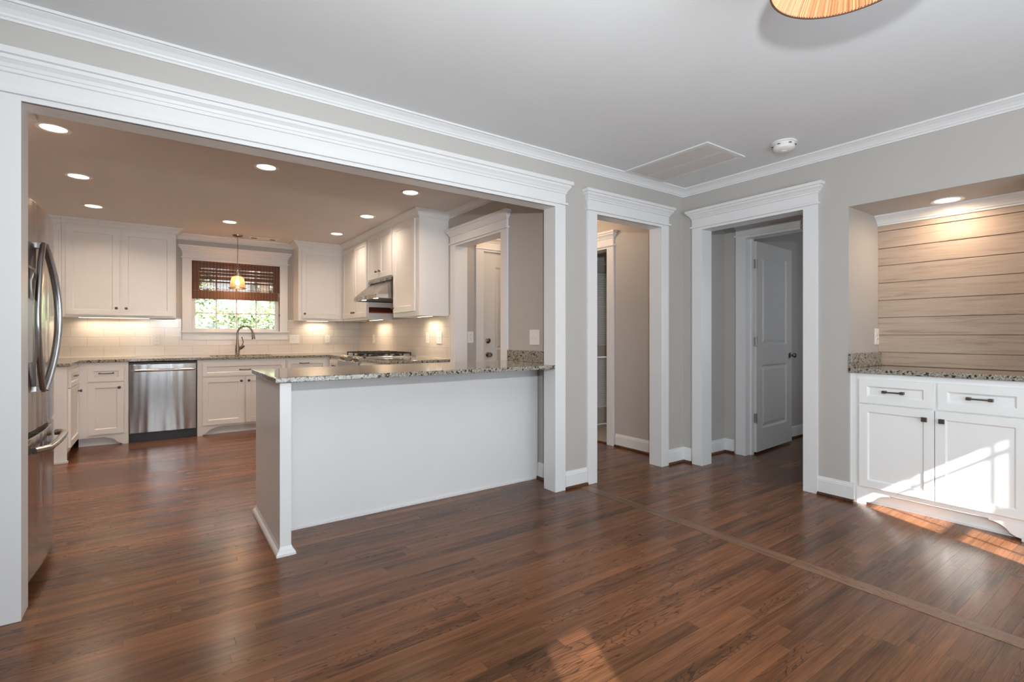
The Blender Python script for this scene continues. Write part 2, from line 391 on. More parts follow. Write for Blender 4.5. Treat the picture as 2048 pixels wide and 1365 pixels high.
# south wall with two tall windows, west wall
SY = -1.5
w = MB(); wins = [(-.06, .15, .75, 2.197), (2.78, 3.109, .75, 2.197)]
xs = -2.6
for a, b, z0, z1 in wins:
    w.box(xs, a-.12, SY-.1, SY-.008, 0, ZC); w.box(a-.12, b+.08, SY-.1, SY-.008, 0, z0); w.box(a-.12, b+.08, SY-.1, SY-.008, z1+.14, ZC); xs = b+.08
w.box(xs, XB, SY-.1, SY-.008, 0, ZC); struct(w.build('wall_south', 'wall'))
struct(MB().box(-2.7, -2.6, SY-.1, YA, 0, ZC).build('wall_west', 'wall'))
for i_, (a, b, z0, z1) in enumerate(wins):
    w = MB(); w.box(a-.14, a, SY-.006, SY+.006, z0-.02, z1+.16).box(b, b+.10, SY-.006, SY+.006, z0-.02, z1+.16).box(a, b, SY-.006, SY+.006, z1, z1+.16).box(a, b, SY-.006, SY+.006, z0-.02, z0)
    if i_ == 1:
        w.box(a, b, SY-.006, SY+.006, 2.117, 2.143).box(a, b, SY-.006, SY+.006, 1.735, 1.80).box(2.913, 2.928, SY-.006, SY+.006, z0, z1).box(3.076, 3.097, SY-.006, SY+.006, z0, z1).box(a, b, SY-.006, SY+.006, 1.27, 1.30)
    o = struct(w.build('window_%d' % (2+i_), 'trim'), 'narrow window in the wall behind the camera')
    if i_ == 0: MB().box(a-.02, b+.02, SY-.016, SY-.014, z0, z1+.02).build('insect_screen', 'screen', o)  # unseen tinted pane added to dim the sun patch on the floor
# kitchen walls
struct(MB().box(KW-.1, KW, YK, KY+.1, 0, ZK).build('wall_kitchen_west', 'wall'))
WX0, WX1, WZ0, WZ1 = .327, 1.403, 1.245, 2.19
w = MB(); w.box(KW, WX0, KY, KY+.14, 0, ZK); w.box(WX1, KX+.13, KY, KY+.14, 0, ZK); w.box(WX0, WX1, KY, KY+.14, 0, WZ0); w.box(WX0, WX1, KY, KY+.14, WZ1, ZK)
struct(w.build('wall_kitchen_north', 'wall'))
H0, H1, HZ = 3.76, 4.67, 2.165
w = MB(); w.box(KX, 2.70, YK, H0, 0, ZK); w.box(KX, 2.70, H0, H1, HZ, ZK); w.box(KX, 2.70, H1, KY, 0, ZK)
struct(w.build('wall_kitchen_east', 'wall'))
# hall behind the doorway, laundry beyond it
L0 = 3.78
w = MB(); w.box(3.98, 4.11, YK, L0, 0, ZK); w.box(3.98, 4.11, L0, 4.62, 2.155, ZK); w.box(3.98, 4.11, 4.62, 4.85, 0, ZK)
struct(w.build('wall_hall_east', 'wall'))
struct(MB().box(2.70, 2.965, 4.75, 4.85, 0, ZK).box(2.965, 3.85, 4.75, 4.85, 2.15, ZK).box(3.85, 3.98, 4.75, 4.85, 0, ZK).build('wall_hall_north', 'wall'))
struct(MB().box(4.11, 5.8, 4.64, 4.76, 2.15, 2.54).box(4.11, 4.35, 4.64, 4.76, 0, 2.15).box(5.55, 5.8, 4.64, 4.76, 0, 2.15)
       .box(5.7, 5.8, 3.1, 4.64, 0, 2.54).box(4.11, 5.8, 3.0, 3.1, 0, 2.54).box(4.11, 5.8, 5.3, 5.4, 0, 2.54).build('wall_laundry', 'wall'))
# hall beyond the east doorway and the room past it
struct(MB().box(4.16, 4.84, 2.881, 2.99, 0, ZC).box(4.72, 4.835, 2.67, 2.88, 0, ZC).box(4.72, 4.835, 1.75, 2.67, 2.17, ZC).box(4.72, 4.835, 1.0, 1.75, 0, ZC)
       .box(4.835, 7.1, 2.80, 2.90, 0, ZC).box(7.0, 7.1, 1.0, 2.8, 0, ZC).box(4.72, 7.1, .9, 1.0, 0, ZC).build('wall_bedroom', 'wall'))

# ------------------------------------------------------------------ mouldings
CR = [(0, -.067), (.010, -.067), (.010, -.057), (.018, -.052), (.020, -.044), (.034, -.028), (.052, -.016), (.056, -.012), (.066, -.012), (.066, 0), (0, 0)]
def crown(mb, path, z, side=1, k=1.0, closed=False):
    return mb.sweep(path, [(o*k, z+h*k) for o, h in CR], side, closed)
struct(crown(MB(), [(-2.6, YA), (XB, YA), (XB, SY), (-2.6, SY)], ZC, 1, 1.0, True).build('trim_1', 'trim', smooth=False), 'white crown moulding round the living room ceiling')
struct(crown(MB(), [(.15, KY), (1.60, KY)], ZK, 1, 1.1).build('trim_2', 'trim'))
struct(crown(MB(), [(KX, 4.82), (KX, YK), (KW, YK)], ZK, 1, 1.0).build('trim_3', 'trim'))
struct(crown(MB(), [(3.98, YK), (3.98, 4.75), (2.70, 4.75)], ZK, -1, .95).build('trim_4', 'trim'))
struct(crown(MB(), [(NX, NY1), (NX, NY0)], NZ, 1, 1.12).build('trim_5', 'trim'), 'white crown moulding over the board wall of the niche')
BB = [(0, .018), (.016, .018), (.016, .110), (.013, .114), (.013, .121), (.007, .127), (.007, .134), (0, .137)]
SH = [(0, .0), (.030, .0), (.030, .010), (.025, .018), (.017, .022), (0, .022)]
nb = [0]
def base(side_name, path, side=1, shoe=True):
    o = struct(MB().sweep(path, BB, side).build('baseboard_'+side_name, 'trim'))
    if shoe: struct(MB().sweep(path, SH, side).build('baseboard_'+side_name+'_shoe', 'shoe'))
base('north', [(2.538, YA), (2.768, YA)]); base('northeast', [(3.79, YA), (XB, YA), (XB, 2.785)])
base('east', [(XB, 1.70), (XB, 1.462)])
base('kitchen_east', [(KX, 3.24), (KX, YK)])
base('hall_east', [(3.98, 3.685), (3.98, YK)])
base('hall_north', [(XBK, 2.881), (4.72, 2.881), (4.72, 2.775)])
base('bedroom', [(4.85, 2.80), (7.0, 2.80)])
base('west', [(-2.6, SY), (-2.6, YA), (-.585, YA)])
base('south', [(XB, .53), (XB, SY), (-2.6, SY)])

def casing(n, axis, face, a0, a1, ztop, thick, face2=None, capz=.15, jl=None, clipL=None, sgn=-1, label=None, legs=(1, 1), W=.102, z0=0):
    """trim round an opening a0..a1: legs, fillet, frieze, cap, jamb lining. axis 'x': wall along x facing sgn*y"""
    t = .02*sgn
    def bx(mb, u0, u1, d0, d1, z0_, z1_):
        if axis == 'x': mb.box(u0, u1, d0, d1, z0_, z1_)
        else: mb.box(d0, d1, u0, u1, z0_, z1_)
    mb = MB()
    b0 = face; b1 = face+t
    L = a0-W; R = a1+W
    if legs[0]: bx(mb, L, a0+.001, b0, b1, z0, ztop+.022)
    if legs[1]: bx(mb, a1-.001, R, b0, b1, z0, ztop+.022)
    # bead on the inner edge of the legs and head
    bx(mb, L-.014, R+.014, b0, face+t*1.75, ztop+.022, ztop+.038)
    bx(mb, L, R, b0, face+t*1.1, ztop+.038, ztop+.105)
    bx(mb, a0, a1, b0, b1, ztop, ztop+.022)
    # cap moulding
    z = ztop+.105; H = capz-.105+.03
    prof = [(0, z), (.022, z), (.029, z+.002), (.029, z+.011), (.034, z+.013), (.040, z+.022), (.050, z+.030), (.054, z+.032), (.054, z+.042), (.067, z+.044), (.067, z+.062), (0, z+.062)]
    k = (H)/.062*.98
    prof = [(o, z+(zz-z)*k) for o, zz in prof]
    if axis == 'x': path = [(L, face), (L, face-sgn*-.0001+0*sgn), (R, face)]
    # cap as three mitred runs: return, front, return
    if axis == 'x':
        pts = [(L, face), (L, face+sgn*.0221), (R, face+sgn*.0221), (R, face)]
        side = 1 if sgn < 0 else -1
    else:
        pts = [(face, R), (face+sgn*.0221, R), (face+sgn*.0221, L), (face, L)]
        side = 1 if sgn < 0 else -1
    pr = [(max(o-.022, 0), zz) for o, zz in prof]
    if axis == 'x': pts = [pts[0], pts[1], pts[2], pts[3]]; mb.sweep(pts, pr, 1 if sgn < 0 else -1)
    else: mb.sweep(pts, pr, 1 if sgn < 0 else -1)
    bx(mb, L, R, b0, face+sgn*.022, z, z+.062*k)
    # jamb lining through the wall
    if face2 is not None:
        j0 = face+t*.5
        bx(mb, a0-.02, a0, j0, face2, z0, ztop+.001); bx(mb, a1, a1+.02, j0, face2, z0, ztop+.001); bx(mb, a0-.02, a1+.02, j0, face2, ztop, ztop+.02)
    return struct(mb.build('trim_%d' % n, 'trim', bevel=.0015), label)
casing(6, 'x', YA, -.477, 2.431, 2.168, .02, YK+.004, capz=.17, label='white casing with a stepped header round the wide kitchen opening')
casing(7, 'x', YA, 2.872, 3.685, 2.170, .02, YK+.004, capz=.155)
casing(8, 'y', XB, 1.801, 2.672, 2.155, .02, XBK+.004, capz=.155)
casing(9, 'y', KX, 3.78, 4.65, 2.145, .02, 2.704, capz=.155)
casing(10, 'y', 4.72, 1.77, 2.65, 2.150, .02, 4.835, capz=.155, W=.1)
casing(11, 'y', 3.98, 3.80, 4.60, 2.135, .02, 4.114, capz=.155, W=.095)
casing(12, 'x', 4.75, 2.965, 3.85, 2.140, .02, 4.84, capz=.155, W=.1)
casing(13, 'x', 4.64, 4.37, 5.53, 2.14, .02, 4.75, capz=.10, W=.08)
# kitchen window casing, stool and apron
casing(14, 'x', KY, WX0, WX1, 2.19, .02, KY+.10, capz=.165, W=.105, z0=1.245)
struct(MB().box(.205, 1.525, KY-.045, KY+.10, 1.228, 1.250).box(.22, 1.51, KY-.02, KY, 1.13, 1.228).build('trim_15', 'trim', bevel=.002))

# ------------------------------------------------------------------ niche lining
mb = MB(); zb = [.957, 1.060, 1.193, 1.328, 1.462, 1.597, 1.731, 1.865, 1.998, NZ]
for a, b in zip(zb[:-1], zb[1:]): mb.box(NX, NX+.018, NY0, NY1, a+.003, b-.003)
mb.box(NX+.016, NX+.02, NY0, NY1, .93, NZ)
struct(mb.build('wall_niche', 'boards', bevel=.0015), 'whitewashed horizontal oak boards at the back of the niche')

# ------------------------------------------------------------------ fronts and hardware
def front_mesh(w_, h, st=.058, t=.02, d=.009, bev=.007, raised=False):
    """five-piece front in local xz, outer face at y=-t"""
    mb = MB(); x0, x1, z0, z1 = 0, w_, 0, h
    i0, i1, j0, j1 = st, w_-st, st, h-st
    k0, k1, l0, l1 = st+bev, w_-st-bev, st+bev, h-st-bev
    V = [(x0, 0, z0), (x1, 0, z0), (x1, 0, z1), (x0, 0, z1), (x0, -t, z0), (x1, -t, z0), (x1, -t, z1), (x0, -t, z1),
         (i0, -t, j0), (i1, -t, j0), (i1, -t, j1), (i0, -t, j1), (k0, -t+d, l0), (k1, -t+d, l0), (k1, -t+d, l1), (k0, -t+d, l1)]
    F = [(0, 1, 2, 3), (0, 4, 5, 1), (1, 5, 6, 2), (2, 6, 7, 3), (3, 7, 4, 0)]
    for a in range(4):
        b = (a+1) % 4; F += [(4+a, 4+b, 8+b, 8+a), (8+a, 8+b, 12+b, 12+a)]
    if raised:
        r = .05
        V += [(k0+r*.15, -t+d, l0+r*.15), (k1-r*.15, -t+d, l0+r*.15), (k1-r*.15, -t+d, l1-r*.15), (k0+r*.15, -t+d, l1-r*.15),
              (k0+r*.55, -t+.002, l0+r*.55), (k1-r*.55, -t+.002, l0+r*.55), (k1-r*.55, -t+.002, l1-r*.55), (k0+r*.55, -t+.002, l1-r*.55)]
        for a in range(4):
            b = (a+1) % 4; F += [(12+a, 12+b, 16+b, 16+a), (16+a, 16+b, 20+b, 20+a)]
        F += [(20, 21, 22, 23)]
    else: F += [(12, 13, 14, 15)]
    return mb.add(V, F)
def front(parent, name, x0, x1, z0, z1, m='cab', st=.058, **k):
    o = front_mesh(x1-x0, z1-z0, st, **k).build(name, m, parent, bevel=.0015); o.location = (x0, 0, z0); return o
def knob(parent, x, z, sq=False, y=-.02):
    if sq: mb = MB().box(-.006, .006, -.022, 0, -.006, .006).box(-.0145, .0145, -.034, -.022, -.0145, .0145)
    else: mb = MB().lathe([(0.0075, 0), (.006, -.008), (.006, -.014), (.014, -.020), (.0155, -.026), (.011, -.031), (0.0, -.033)], n=16, axis='y')
    o = mb.build('knob', 'bronze', parent, bevel=.001 if sq else 0, smooth=not sq); o.location = (x, y, z); return o
def pull(parent, x, z, L=.10, y=-.02, sq=False):
    h = L/2
    if sq: mb = MB().box(-h-.011, -h+.011, -.028, 0, -.009, .009).box(h-.011, h+.011, -.028, 0, -.009, .009).tube([(-h, -.023, 0), (-h*.5, -.025, 0), (h*.5, -.025, 0), (h, -.023, 0)], .0048, 8)
    else:
        mb = MB().lathe([(.009, 0), (.006, -.01), (.007, -.024), (.0, -.03)], (-h, 0, 0), 12, 'y').lathe([(.009, 0), (.006, -.01), (.007, -.024), (.0, -.03)], (h, 0, 0), 12, 'y')
        mb.tube([(-h, -.020, 0), (-h*.5, -.023, -.002), (0, -.024, -.003), (h*.5, -.023, -.002), (h, -.020, 0)], .0052, 8)
    o = mb.build('pull', 'bronze', parent, bevel=.001 if sq else 0, smooth=True); o.location = (x, y, z); return o

def foot_poly(x0, x1, z1, L=True, R=True, fw=.055, aw=.14):
    """valance with bracket feet: xz polygon, feet at either end"""
    p = [(x0, z1), (x1, z1)]
    def arc(xs, d):
        return [(xs, 0.0), (xs, .016), (xs+d*.022, .020), (xs+d*.045, .032), (xs+d*.065, .056), (xs+d*.09, .074), (xs+d*.12, .082), (xs+d*aw, .083), (xs+d*aw, .093)]
    if R: p += [(x1, 0)] + arc(x1-fw, -1)
    else: p += [(x1, .093)]
    if L: p += arc(x0+fw, 1)[::-1] + [(x0, 0)]
    else: p += [(x0, .093)]
    return p
def base_cabinet(label, loc, rz, w_, depth, zt, doors=(), drawers=(), m='cab', feet=(1, 1), toe=True, sq=False, kick=None, group='white base cabinets'):
    t = thing('base_cabinet', label, 'cabinet', loc, rz, group)
    if 'sink base' in label and 'wide false' in label: MB().box(0, w_, 0, depth, .105, .69).box(0, w_, 0, .02, .69, zt).box(0, .02, .02, depth, .69, zt).box(w_-.02, w_, .02, depth, .69, zt).build('body', m, t, bevel=.001)
    else: MB().box(0, w_, 0, depth, .105, zt).build('body', m, t, bevel=.001)
    if toe:
        MB().prism(foot_poly(0, w_, .105, *feet), 0.0, .02, 'y').build('valance', m, t)
        MB().box(.001, w_-.001, .065, .08, 0, .105).box(.001, w_-.001, .055, .065, 0, .012).build('toe_kick', m, t)
    else: MB().box(0, w_, .0, .02, 0, .105).build('toe_kick', m, t)
    for d in doors:
        o = front(t, 'door', d[0], d[1], d[2], d[3], m, st=d[5] if len(d) > 5 else .058)
        if d[4]: knob(o, d[4][0]-d[0], d[4][1]-d[2], sq)
    for d in drawers:
        o = front(t, 'drawer', d[0], d[1], d[2], d[3], m, st=d[5] if len(d) > 5 else .045, d=.012 if sq else .009, bev=.012 if sq else .007)
        if d[4]: pull(o, d[4][0]-d[0], d[4][1]-d[2], d[4][2], y=-.02+(.010 if sq else .009), sq=sq)
    return t
KF = 6.90; KZ = .90
base_cabinet('white base cabinet with one drawer over one door, between dishwasher and corner', (-.72, KF, 0), FS, .425, KY-KF, KZ,
    [(.083, .385, .125, .684, (.346, .626))], [(.083, .385, .695, .852, (.235, .783, .115))], feet=(0, 1))
base_cabinet('white sink base cabinet with wide false drawer above two doors', (.345, KF, 0), FS, .965, KY-KF, KZ,
    [(.052, .487, .121, .686, (.455, .636)), (.504, .956, .121, .686, (.538, .636))], [(.052, .956, .700, .862, (.50, .772, .11))], feet=(1, 1))
base_cabinet('white base cabinet with a drawer, in the corner beyond the sink base', (1.312, KF, 0), FS, .553, KY-KF, KZ,
    [(.012, .50, .121, .686, (.06, .636))], [(.012, .50, .700, .868, (.22, .830, .11))], feet=(1, 0))
base_cabinet('white base cabinet with end post, standing beyond the refrigerator', (-.72, 6.18, 0), FE, .718, .67, KZ,
    [(.06, .66, .125, .684, (.56, .62))], [(.06, .66, .695, .868, (.40, .788, .11))], feet=(0, 0))
mbp = MB().box(-1.39, -.72, 6.160, 6.18, 0, KZ)
endp = bpy.data.objects['base_cabinet.003']
MB().box(0-.02, -.0005, -.001, .67, 0, KZ).build('end_panel', 'cab', endp, bevel=.002)
MB().box(-.034, -.02, -.012, .67, 0, .022).build('base_moulding', 'cab', endp, bevel=.003)
base_cabinet('white base cabinet of the range run, in the corner beside the range', (1.87, 6.90, 0), FW, .485, KX-1.87, KZ,
    [(.03, .455, .121, .686, None)], [(.03, .455, .700, .868, (.24, .79, .1))], toe=False)
base_cabinet('white base cabinet at the near end of the range run', (1.87, 5.64, 0), FW, .82, KX-1.872, KZ,
    [(.03, .79, .121, .686, None)], [(.03, .79, .700, .868, (.4, .79, .1))], toe=False)

def upper(label, loc, rz, w_, depth, z0, z1, doors, crown_path=None, m='cab', group='white wall cabinets'):
    t = thing('wall_cabinet', label, 'cabinet', (loc[0], loc[1], 0), rz, group)
    MB().box(0, w_, 0, depth, z0+.012, z1).box(0, w_, 0, .02, z0, z0+.012).box(0, .018, .02, depth, z0, z0+.012).box(w_-.018, w_, .02, depth, z0, z0+.012).build('body', m, t, bevel=.001)
    for d in doors:
        o = front(t, 'door', d[0], d[1], d[2], d[3], m, st=d[5] if len(d) > 5 else .062)
        if d[4]: knob(o, d[4][0]-d[0], d[4][1]-d[2])
    if crown_path:
        crown(MB(), crown_path, z1, 1, 1.15).build('crown', m, t)
    return t
UZ0, UZ1 = 1.402, ZK-.001
dU = KY-7.49
upper('white wall cabinet with one door, partly behind the refrigerator', (-1.385, 7.49), FS, .463, dU, UZ0, UZ1,
    [(.03, .445, 1.43, 2.44, (.42, 1.51))], [(0, 0), (.463, 0)])
upper('wide two-door white wall cabinet over the dishwasher', (-.920, 7.49), FS, 1.069, dU, UZ0, UZ1,
    [(.037, .515, 1.43, 2.44, (.487, 1.512)), (.533, 1.043, 1.43, 2.44, (.58, 1.512))], [(0, 0), (1.069, 0), (1.069, dU)])
upper('single-door white wall cabinet between window and corner', (1.588, 7.49), FS, .630, dU, UZ0, UZ1,
    [(.045, .585, 1.436, 2.42, (.078, 1.50))], [(0, dU), (0, 0), (.630, 0)])
uc = upper('two-door white wall cabinet in the corner, beyond the range hood', (2.22, 7.488), FW, 1.083, KX-2.22, UZ0, UZ1,
    [(.03, .545, 1.437, 2.44, (.505, 1.507)), (.551, 1.065, 1.437, 2.44, (.59, 1.507))], [(0, 0), (1.083, 0)])
MB().box(1.079, 1.0838, .010, KX-2.22-.01, 1.487, 1.565).build('shelf_slot', 'redwood', uc)
uc.children[-1]['label'] = 'dark red wooden slot in the cabinet side'
MB().box(1.0805, 1.0875, .012, KX-2.22-.012, 1.487, 1.502).build('slot_sill', mat('orange red wood', (.42, .10, .035), .35), uc)  # light on the slot's bottom put into a brighter orange strip
upper('short two-door white wall cabinet directly above the range hood', (2.22, 6.403), FW, .868, KX-2.22, 1.888, UZ1,
    [(.039, .44, 1.905, 2.465, (.385, 1.985)), (.446, .835, 1.905, 2.465, (.50, 1.985))], [(0, 0), (.868, 0)])
upper('tall single-door white wall cabinet at the near end of the range wall', (2.22, 5.533), FW, .708, KX-2.22, UZ0, UZ1,
    [(.037, .621, 1.452, 2.45, (.055, 1.508))], [(0, 0), (.708, 0), (.708, KX-2.22)])
# cabinet over the refrigerator
oc = upper('white cabinet above the refrigerator, only its crown showing past the casing', (-.70, 3.02), FE, 1.10, .72, 1.93, UZ1,
    [(.03, .54, 1.95, 2.44, None), (.55, 1.07, 1.95, 2.44, None)], [(0, 0), (1.10, 0), (1.10, .72)])

# ------------------------------------------------------------------ backsplash tile
struct(MB().box(KW, .213, KY-.008, KY-.0005, .93, 1.412).box(.213, 1.513, KY-.008, KY-.0005, .93, 1.13).box(1.513, KX-.0005, KY-.008, KY-.0005, .93, 1.412)
       .build('wall_tile_north', 'tileN'))
struct(MB().box(KX-.008, KX-.0005, 4.79, KY-.008, .93, 1.412).build('wall_tile_east', 'tileE'))
struct(MB().box(KX-.011, KX, 4.778, 4.79, .93, 1.415).box(KW, .213, KY-.012, KY, 1.406, 1.415).box(1.513, 1.588, KY-.012, KY, 1.406, 1.415).build('trim_16', 'plastic'))
struct(MB().box(KW, KX, KY-.016, KY-.008, .9305, .938).box(KX-.016, KX-.008, 4.79, KY-.01, .9305, .938).build('trim_17', 'caulk'))

# ------------------------------------------------------------------ countertops
CT, CB = .930, .900
mb = MB()
mb.box(KW+.01, .50, 6.87, KY-.001, CB, CT).box(.50, 1.20, 6.87, 7.06, CB, CT).box(.50, 1.20, 7.48, KY-.001, CB, CT).box(1.20, KX-.001, 6.87, KY-.001, CB, CT)
mb.box(KW+.01, -.695, 6.14, 6.87, CB, CT); mb.box(1.84, KX-.001, 6.415, 6.87, CB, CT)
tag(mb.build('countertop', 'granite', bevel=.004), 'long dark granite countertop running under the kitchen window', 'countertop')
tag(MB().box(1.845, KX-.001, 4.795, 5.638, CB, CT).build('countertop', 'granite', bevel=.004), 'short granite countertop between range and side doorway', 'countertop')
PT, PB = .965, .936
mb = MB().prism([(.492, 2.86), (2.4305, 2.86), (2.4305, YK+.006), (KX-.001, YK+.006), (KX-.001, 3.70), (.492, 3.70)], PB, PT, 'z')
pc = tag(mb.build('countertop', 'granite', bevel=.004), 'granite peninsula countertop projecting over the white panel', 'countertop')
MB().box(KX-.026, KX-.001, YK+.008, 3.665, PT+.0005, 1.062).build('splash', 'granite', pc, bevel=.002)
mb = MB().prism([(4.015, 1.4990), (4.015, NY0), (NX-.001, NY0), (NX-.001, 1.4990)], .925, .957, 'z')
nc = tag(mb.build('countertop', 'granite', bevel=.004), 'granite countertop in the niche under the wooden boards', 'countertop')
MB().box(4.022, NX-.012, 1.475, 1.4995, .9575, 1.062).build('splash', 'granite', nc, bevel=.002)
# niche cabinet: two drawers over two doors
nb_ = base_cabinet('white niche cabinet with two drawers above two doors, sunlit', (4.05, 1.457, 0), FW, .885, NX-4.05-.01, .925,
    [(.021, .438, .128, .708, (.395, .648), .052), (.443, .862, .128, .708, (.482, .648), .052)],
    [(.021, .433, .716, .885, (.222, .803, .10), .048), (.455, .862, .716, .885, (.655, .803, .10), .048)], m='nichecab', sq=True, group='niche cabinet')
del nb_['group']
MB().box(-.042, .0, .004, .3, 0, .925).build('filler_strip', 'nichecab', nb_)

# ------------------------------------------------------------------ peninsula
pn = thing('peninsula', 'white panelled peninsula base facing the living room', 'cabinet', (.52, 2.895, 0))
MB().box(0, .058, 0, .822, 0, PB-.0005).build('end_panel', 'trim', pn, bevel=.0015)
MB().box(.058, 2.04, .345, .822, 0, PB-.0005).build('back_panel', 'trim', pn, bevel=.0015)
MB().box(.0585, 2.02, .335, .345, 0, .018).box(2.012, 2.028, .338, .345, .018, PB-.001).build('edge_strip', 'trim', pn, bevel=.002)
BM = [(0, 0), (.020, 0), (.020, .012), (.015, .022), (.005, .030), (0, .048)]
MB().sweep([(.0585, .10), (.0585, 0), (0, 0), (0, .83)], BM, -1).build('base_moulding', 'trim', pn)

# ------------------------------------------------------------------ refrigerator
FY0, FY1, FSP = 3.02, 3.85, 3.25
def fx(y): return -.478 - .15*(y-3.43)**2
fr = thing('refrigerator', 'stainless steel french-door refrigerator with bowed doors and curved handles', 'refrigerator', (0, 0, 0))
MB().box(-1.33, -.565, FY0, FY1, .03, 1.80).box(-1.30, -.60, FY0+.03, FY1-.03, 0, .03).build('cabinet', 'fridgesteel', fr, bevel=.004)
def bow(y0, y1, z0, z1, n=14):
    ys = [y0+(y1-y0)*i/n for i in range(n+1)]; r = .010
    p = [(fx(y), y) for y in ys]; p[0] = (p[0][0]-.006, y0); p[-1] = (p[-1][0]-.006, y1)
    return MB().prism(p + [(-.560, y1), (-.560, y0)], z0, z1, 'z')
d1 = bow(FY0, FSP-.003, .745, 1.82).build('door', 'fridgesteel', fr, bevel=.002, smooth=True)
d2 = bow(FSP+.003, FY1, .745, 1.82).build('door', 'fridgesteel', fr, bevel=.002, smooth=True)
dr = bow(FY0, FY1, .065, .715).build('freezer_drawer', 'fridgesteel', fr, bevel=.002, smooth=True)
MB().box(-.57, -.53, FY0+.01, FY1-.01, .712, .75).build('gasket', 'black', fr)
def fh(y0, bowy, out):
    pts = []; n = 20
    for i in range(n+1):
        q = i/n; b = math.sin(math.pi*q)**.85
        pts.append((-.462+out*b, y0+bowy*b, .925+.705*q))
    return pts
for par, ys, by, ou in ((d1, FSP-.016, -.125, .0), (d2, FSP+.016, .085, .040)):
    mb = MB().tube(fh(ys, by, ou), .012 if par is d1 else .017, 12, ry=.011)
    for z in (.935, 1.62): mb.box(-.50, -.462, ys-.012, ys+.012, z-.012, z+.012)
    mb.build('handle', 'steel', par, smooth=True)
pts = []
for i in range(9):
    a = math.pi/2*i/8; pts.append((-.480+.046*math.sin(a), 3.70-.075*(1-math.cos(a)), .655))
for i in range(1, 9):
    y = 3.625-(3.625-3.20)*i/8; pts.append((fx(y)+.050, y, .655))
for i in range(1, 9):
    a = math.pi/2*(1-i/8); pts.append((-.480+.050*math.sin(a), 3.14+.060*math.sin(a), .655))
MB().tube(pts, .0165, 12).build('handle', 'steel', dr, smooth=True)
# water and ice dispenser on the near door
M['dispenser'] = mat('satin silver plastic', (.60, .63, .66), .3, .35)
dp = MB().box(fx(3.1)-.004, fx(3.1)+.006, 3.05, 3.205, 1.065, 1.355).build('dispenser', 'dispenser', d1, bevel=.003)
MB().box(-.498, fx(3.1)+.003, 3.05, 3.215, 1.36, 1.50).build('recess', 'black', dp)
MB().tube([(fx(3.1)+.004, 3.19, 1.50), (fx(3.1)+.020, 3.185, 1.44), (fx(3.1)+.016, 3.19, 1.37)], .006, 8).build('paddle', 'steel', dp, smooth=True)
MB().box(fx(3.1)+.002, fx(3.1)+.010, 3.045, 3.22, 1.495, 1.505).build('bezel', 'steel', dp)

# ------------------------------------------------------------------ dishwasher
dw = thing('dishwasher', 'stainless steel dishwasher with a bar handle, beside the sink base', 'dishwasher', (-.292, KF, 0))
MB().box(0, .633, .0, .6, .0, .888).build('tub', 'black', dw)
bw = MB(); n = 16
pol = [(.004+.620*i/n, -.022-.010*math.sin(math.pi*i/n)) for i in range(n+1)] + [(.624, -.001), (.004, -.001)]
bw.prism(pol, .105, .868, 'z').build('door_panel', 'steel', dw, bevel=.003, smooth=True)
MB().tube([(.03, -.030, .800), (.034, -.060, .800), (.06, -.070, .800), (.32, -.078, .800), (.58, -.070, .800), (.606, -.060, .800), (.61, -.030, .800)], .011, 10, ry=.013).build('handle', 'nickel', dw, smooth=True)
MB().box(.006, .622, -.012, -.001, .012, .098).build('kick_plate', 'black', dw, bevel=.002)

# ------------------------------------------------------------------ gas range
rg = thing('gas_range', 'stainless steel gas range with black grates and a row of knobs', 'range', (1.87, 6.410, 0), FW)
W_ = .765
MB().box(0, W_, .01, KX-1.87-.02, .0, .925).build('body', 'steel', rg, bevel=.002)
MB().prism([(.02, .86), (-.045, .80), (-.045, .875), (.03, .945), (.06, .945), (.06, .86)], .0, W_, 'x').build('control_panel', 'steel', rg, bevel=.002)
MB().box(-.0, W_, .03, KX-1.87-.015, .925, .945).build('cooktop', 'steel', rg, bevel=.003)
MB().box(.02, W_-.02, -.01, .01, .12, .78).build('oven_door', 'black', rg, bevel=.003)
MB().tube([(.05, -.05, .74), (W_-.05, -.05, .74)], .012, 10).build('oven_handle', 'steel', rg, smooth=True)
nrm = Vector((0, -.682, .731)).normalized()
for i, u in enumerate((.045, .105, .165, .57, .64, .71)):
    o = MB().lathe([(.024, 0), (.024, .006), (.019, .008), (.017, .028), (.013, .031), (0, .031)], n=18).build('knob', 'nickel', rg, smooth=True)
    o.location = (u, -.010, .908); o.rotation_euler = (math.radians(43), 0, 0)
dn = Vector((0, -.682, .731)); A_ = Vector((0, -.034, .8853)); B_ = Vector((0, .018, .9338)); vv = []
for k_ in (.006, -.002):
    for x_, q_ in ((.245, A_), (.50, A_), (.50, B_), (.245, B_)): vv.append(Vector((x_, 0, 0))+q_+dn*k_)
MB().add(vv, [(0, 1, 2, 3), (4, 7, 6, 5), (0, 4, 5, 1), (1, 5, 6, 2), (2, 6, 7, 3), (3, 7, 4, 0)]).build('display', 'black', rg)
for gi in range(3):
    mb = MB(); x0 = .015+gi*.247; x1 = x0+.240; y0, y1 = .08, .62
    zt = .986
    for x in (x0, x1): mb.box(x-.007, x+.007, y0, y1, zt-.016, zt)
    for y in (y0, (y0+y1)/2, y1): mb.box(x0, x1, y-.007, y+.007, zt-.016, zt)
    for y in (y0+.13, y1-.13):
        mb.box(x0, x1, y-.005, y+.005, zt-.012, zt+.004)
        mb.box((x0+x1)/2-.005, (x0+x1)/2+.005, y-.10, y+.10, zt-.012, zt+.004)
    for x in (x0, x1):
        for y in (y0, (y0+y1)/2, y1): mb.box(x-.007, x+.007, y-.007, y+.007, .945, zt)
    mb.build('grate', 'iron', rg, bevel=.002)
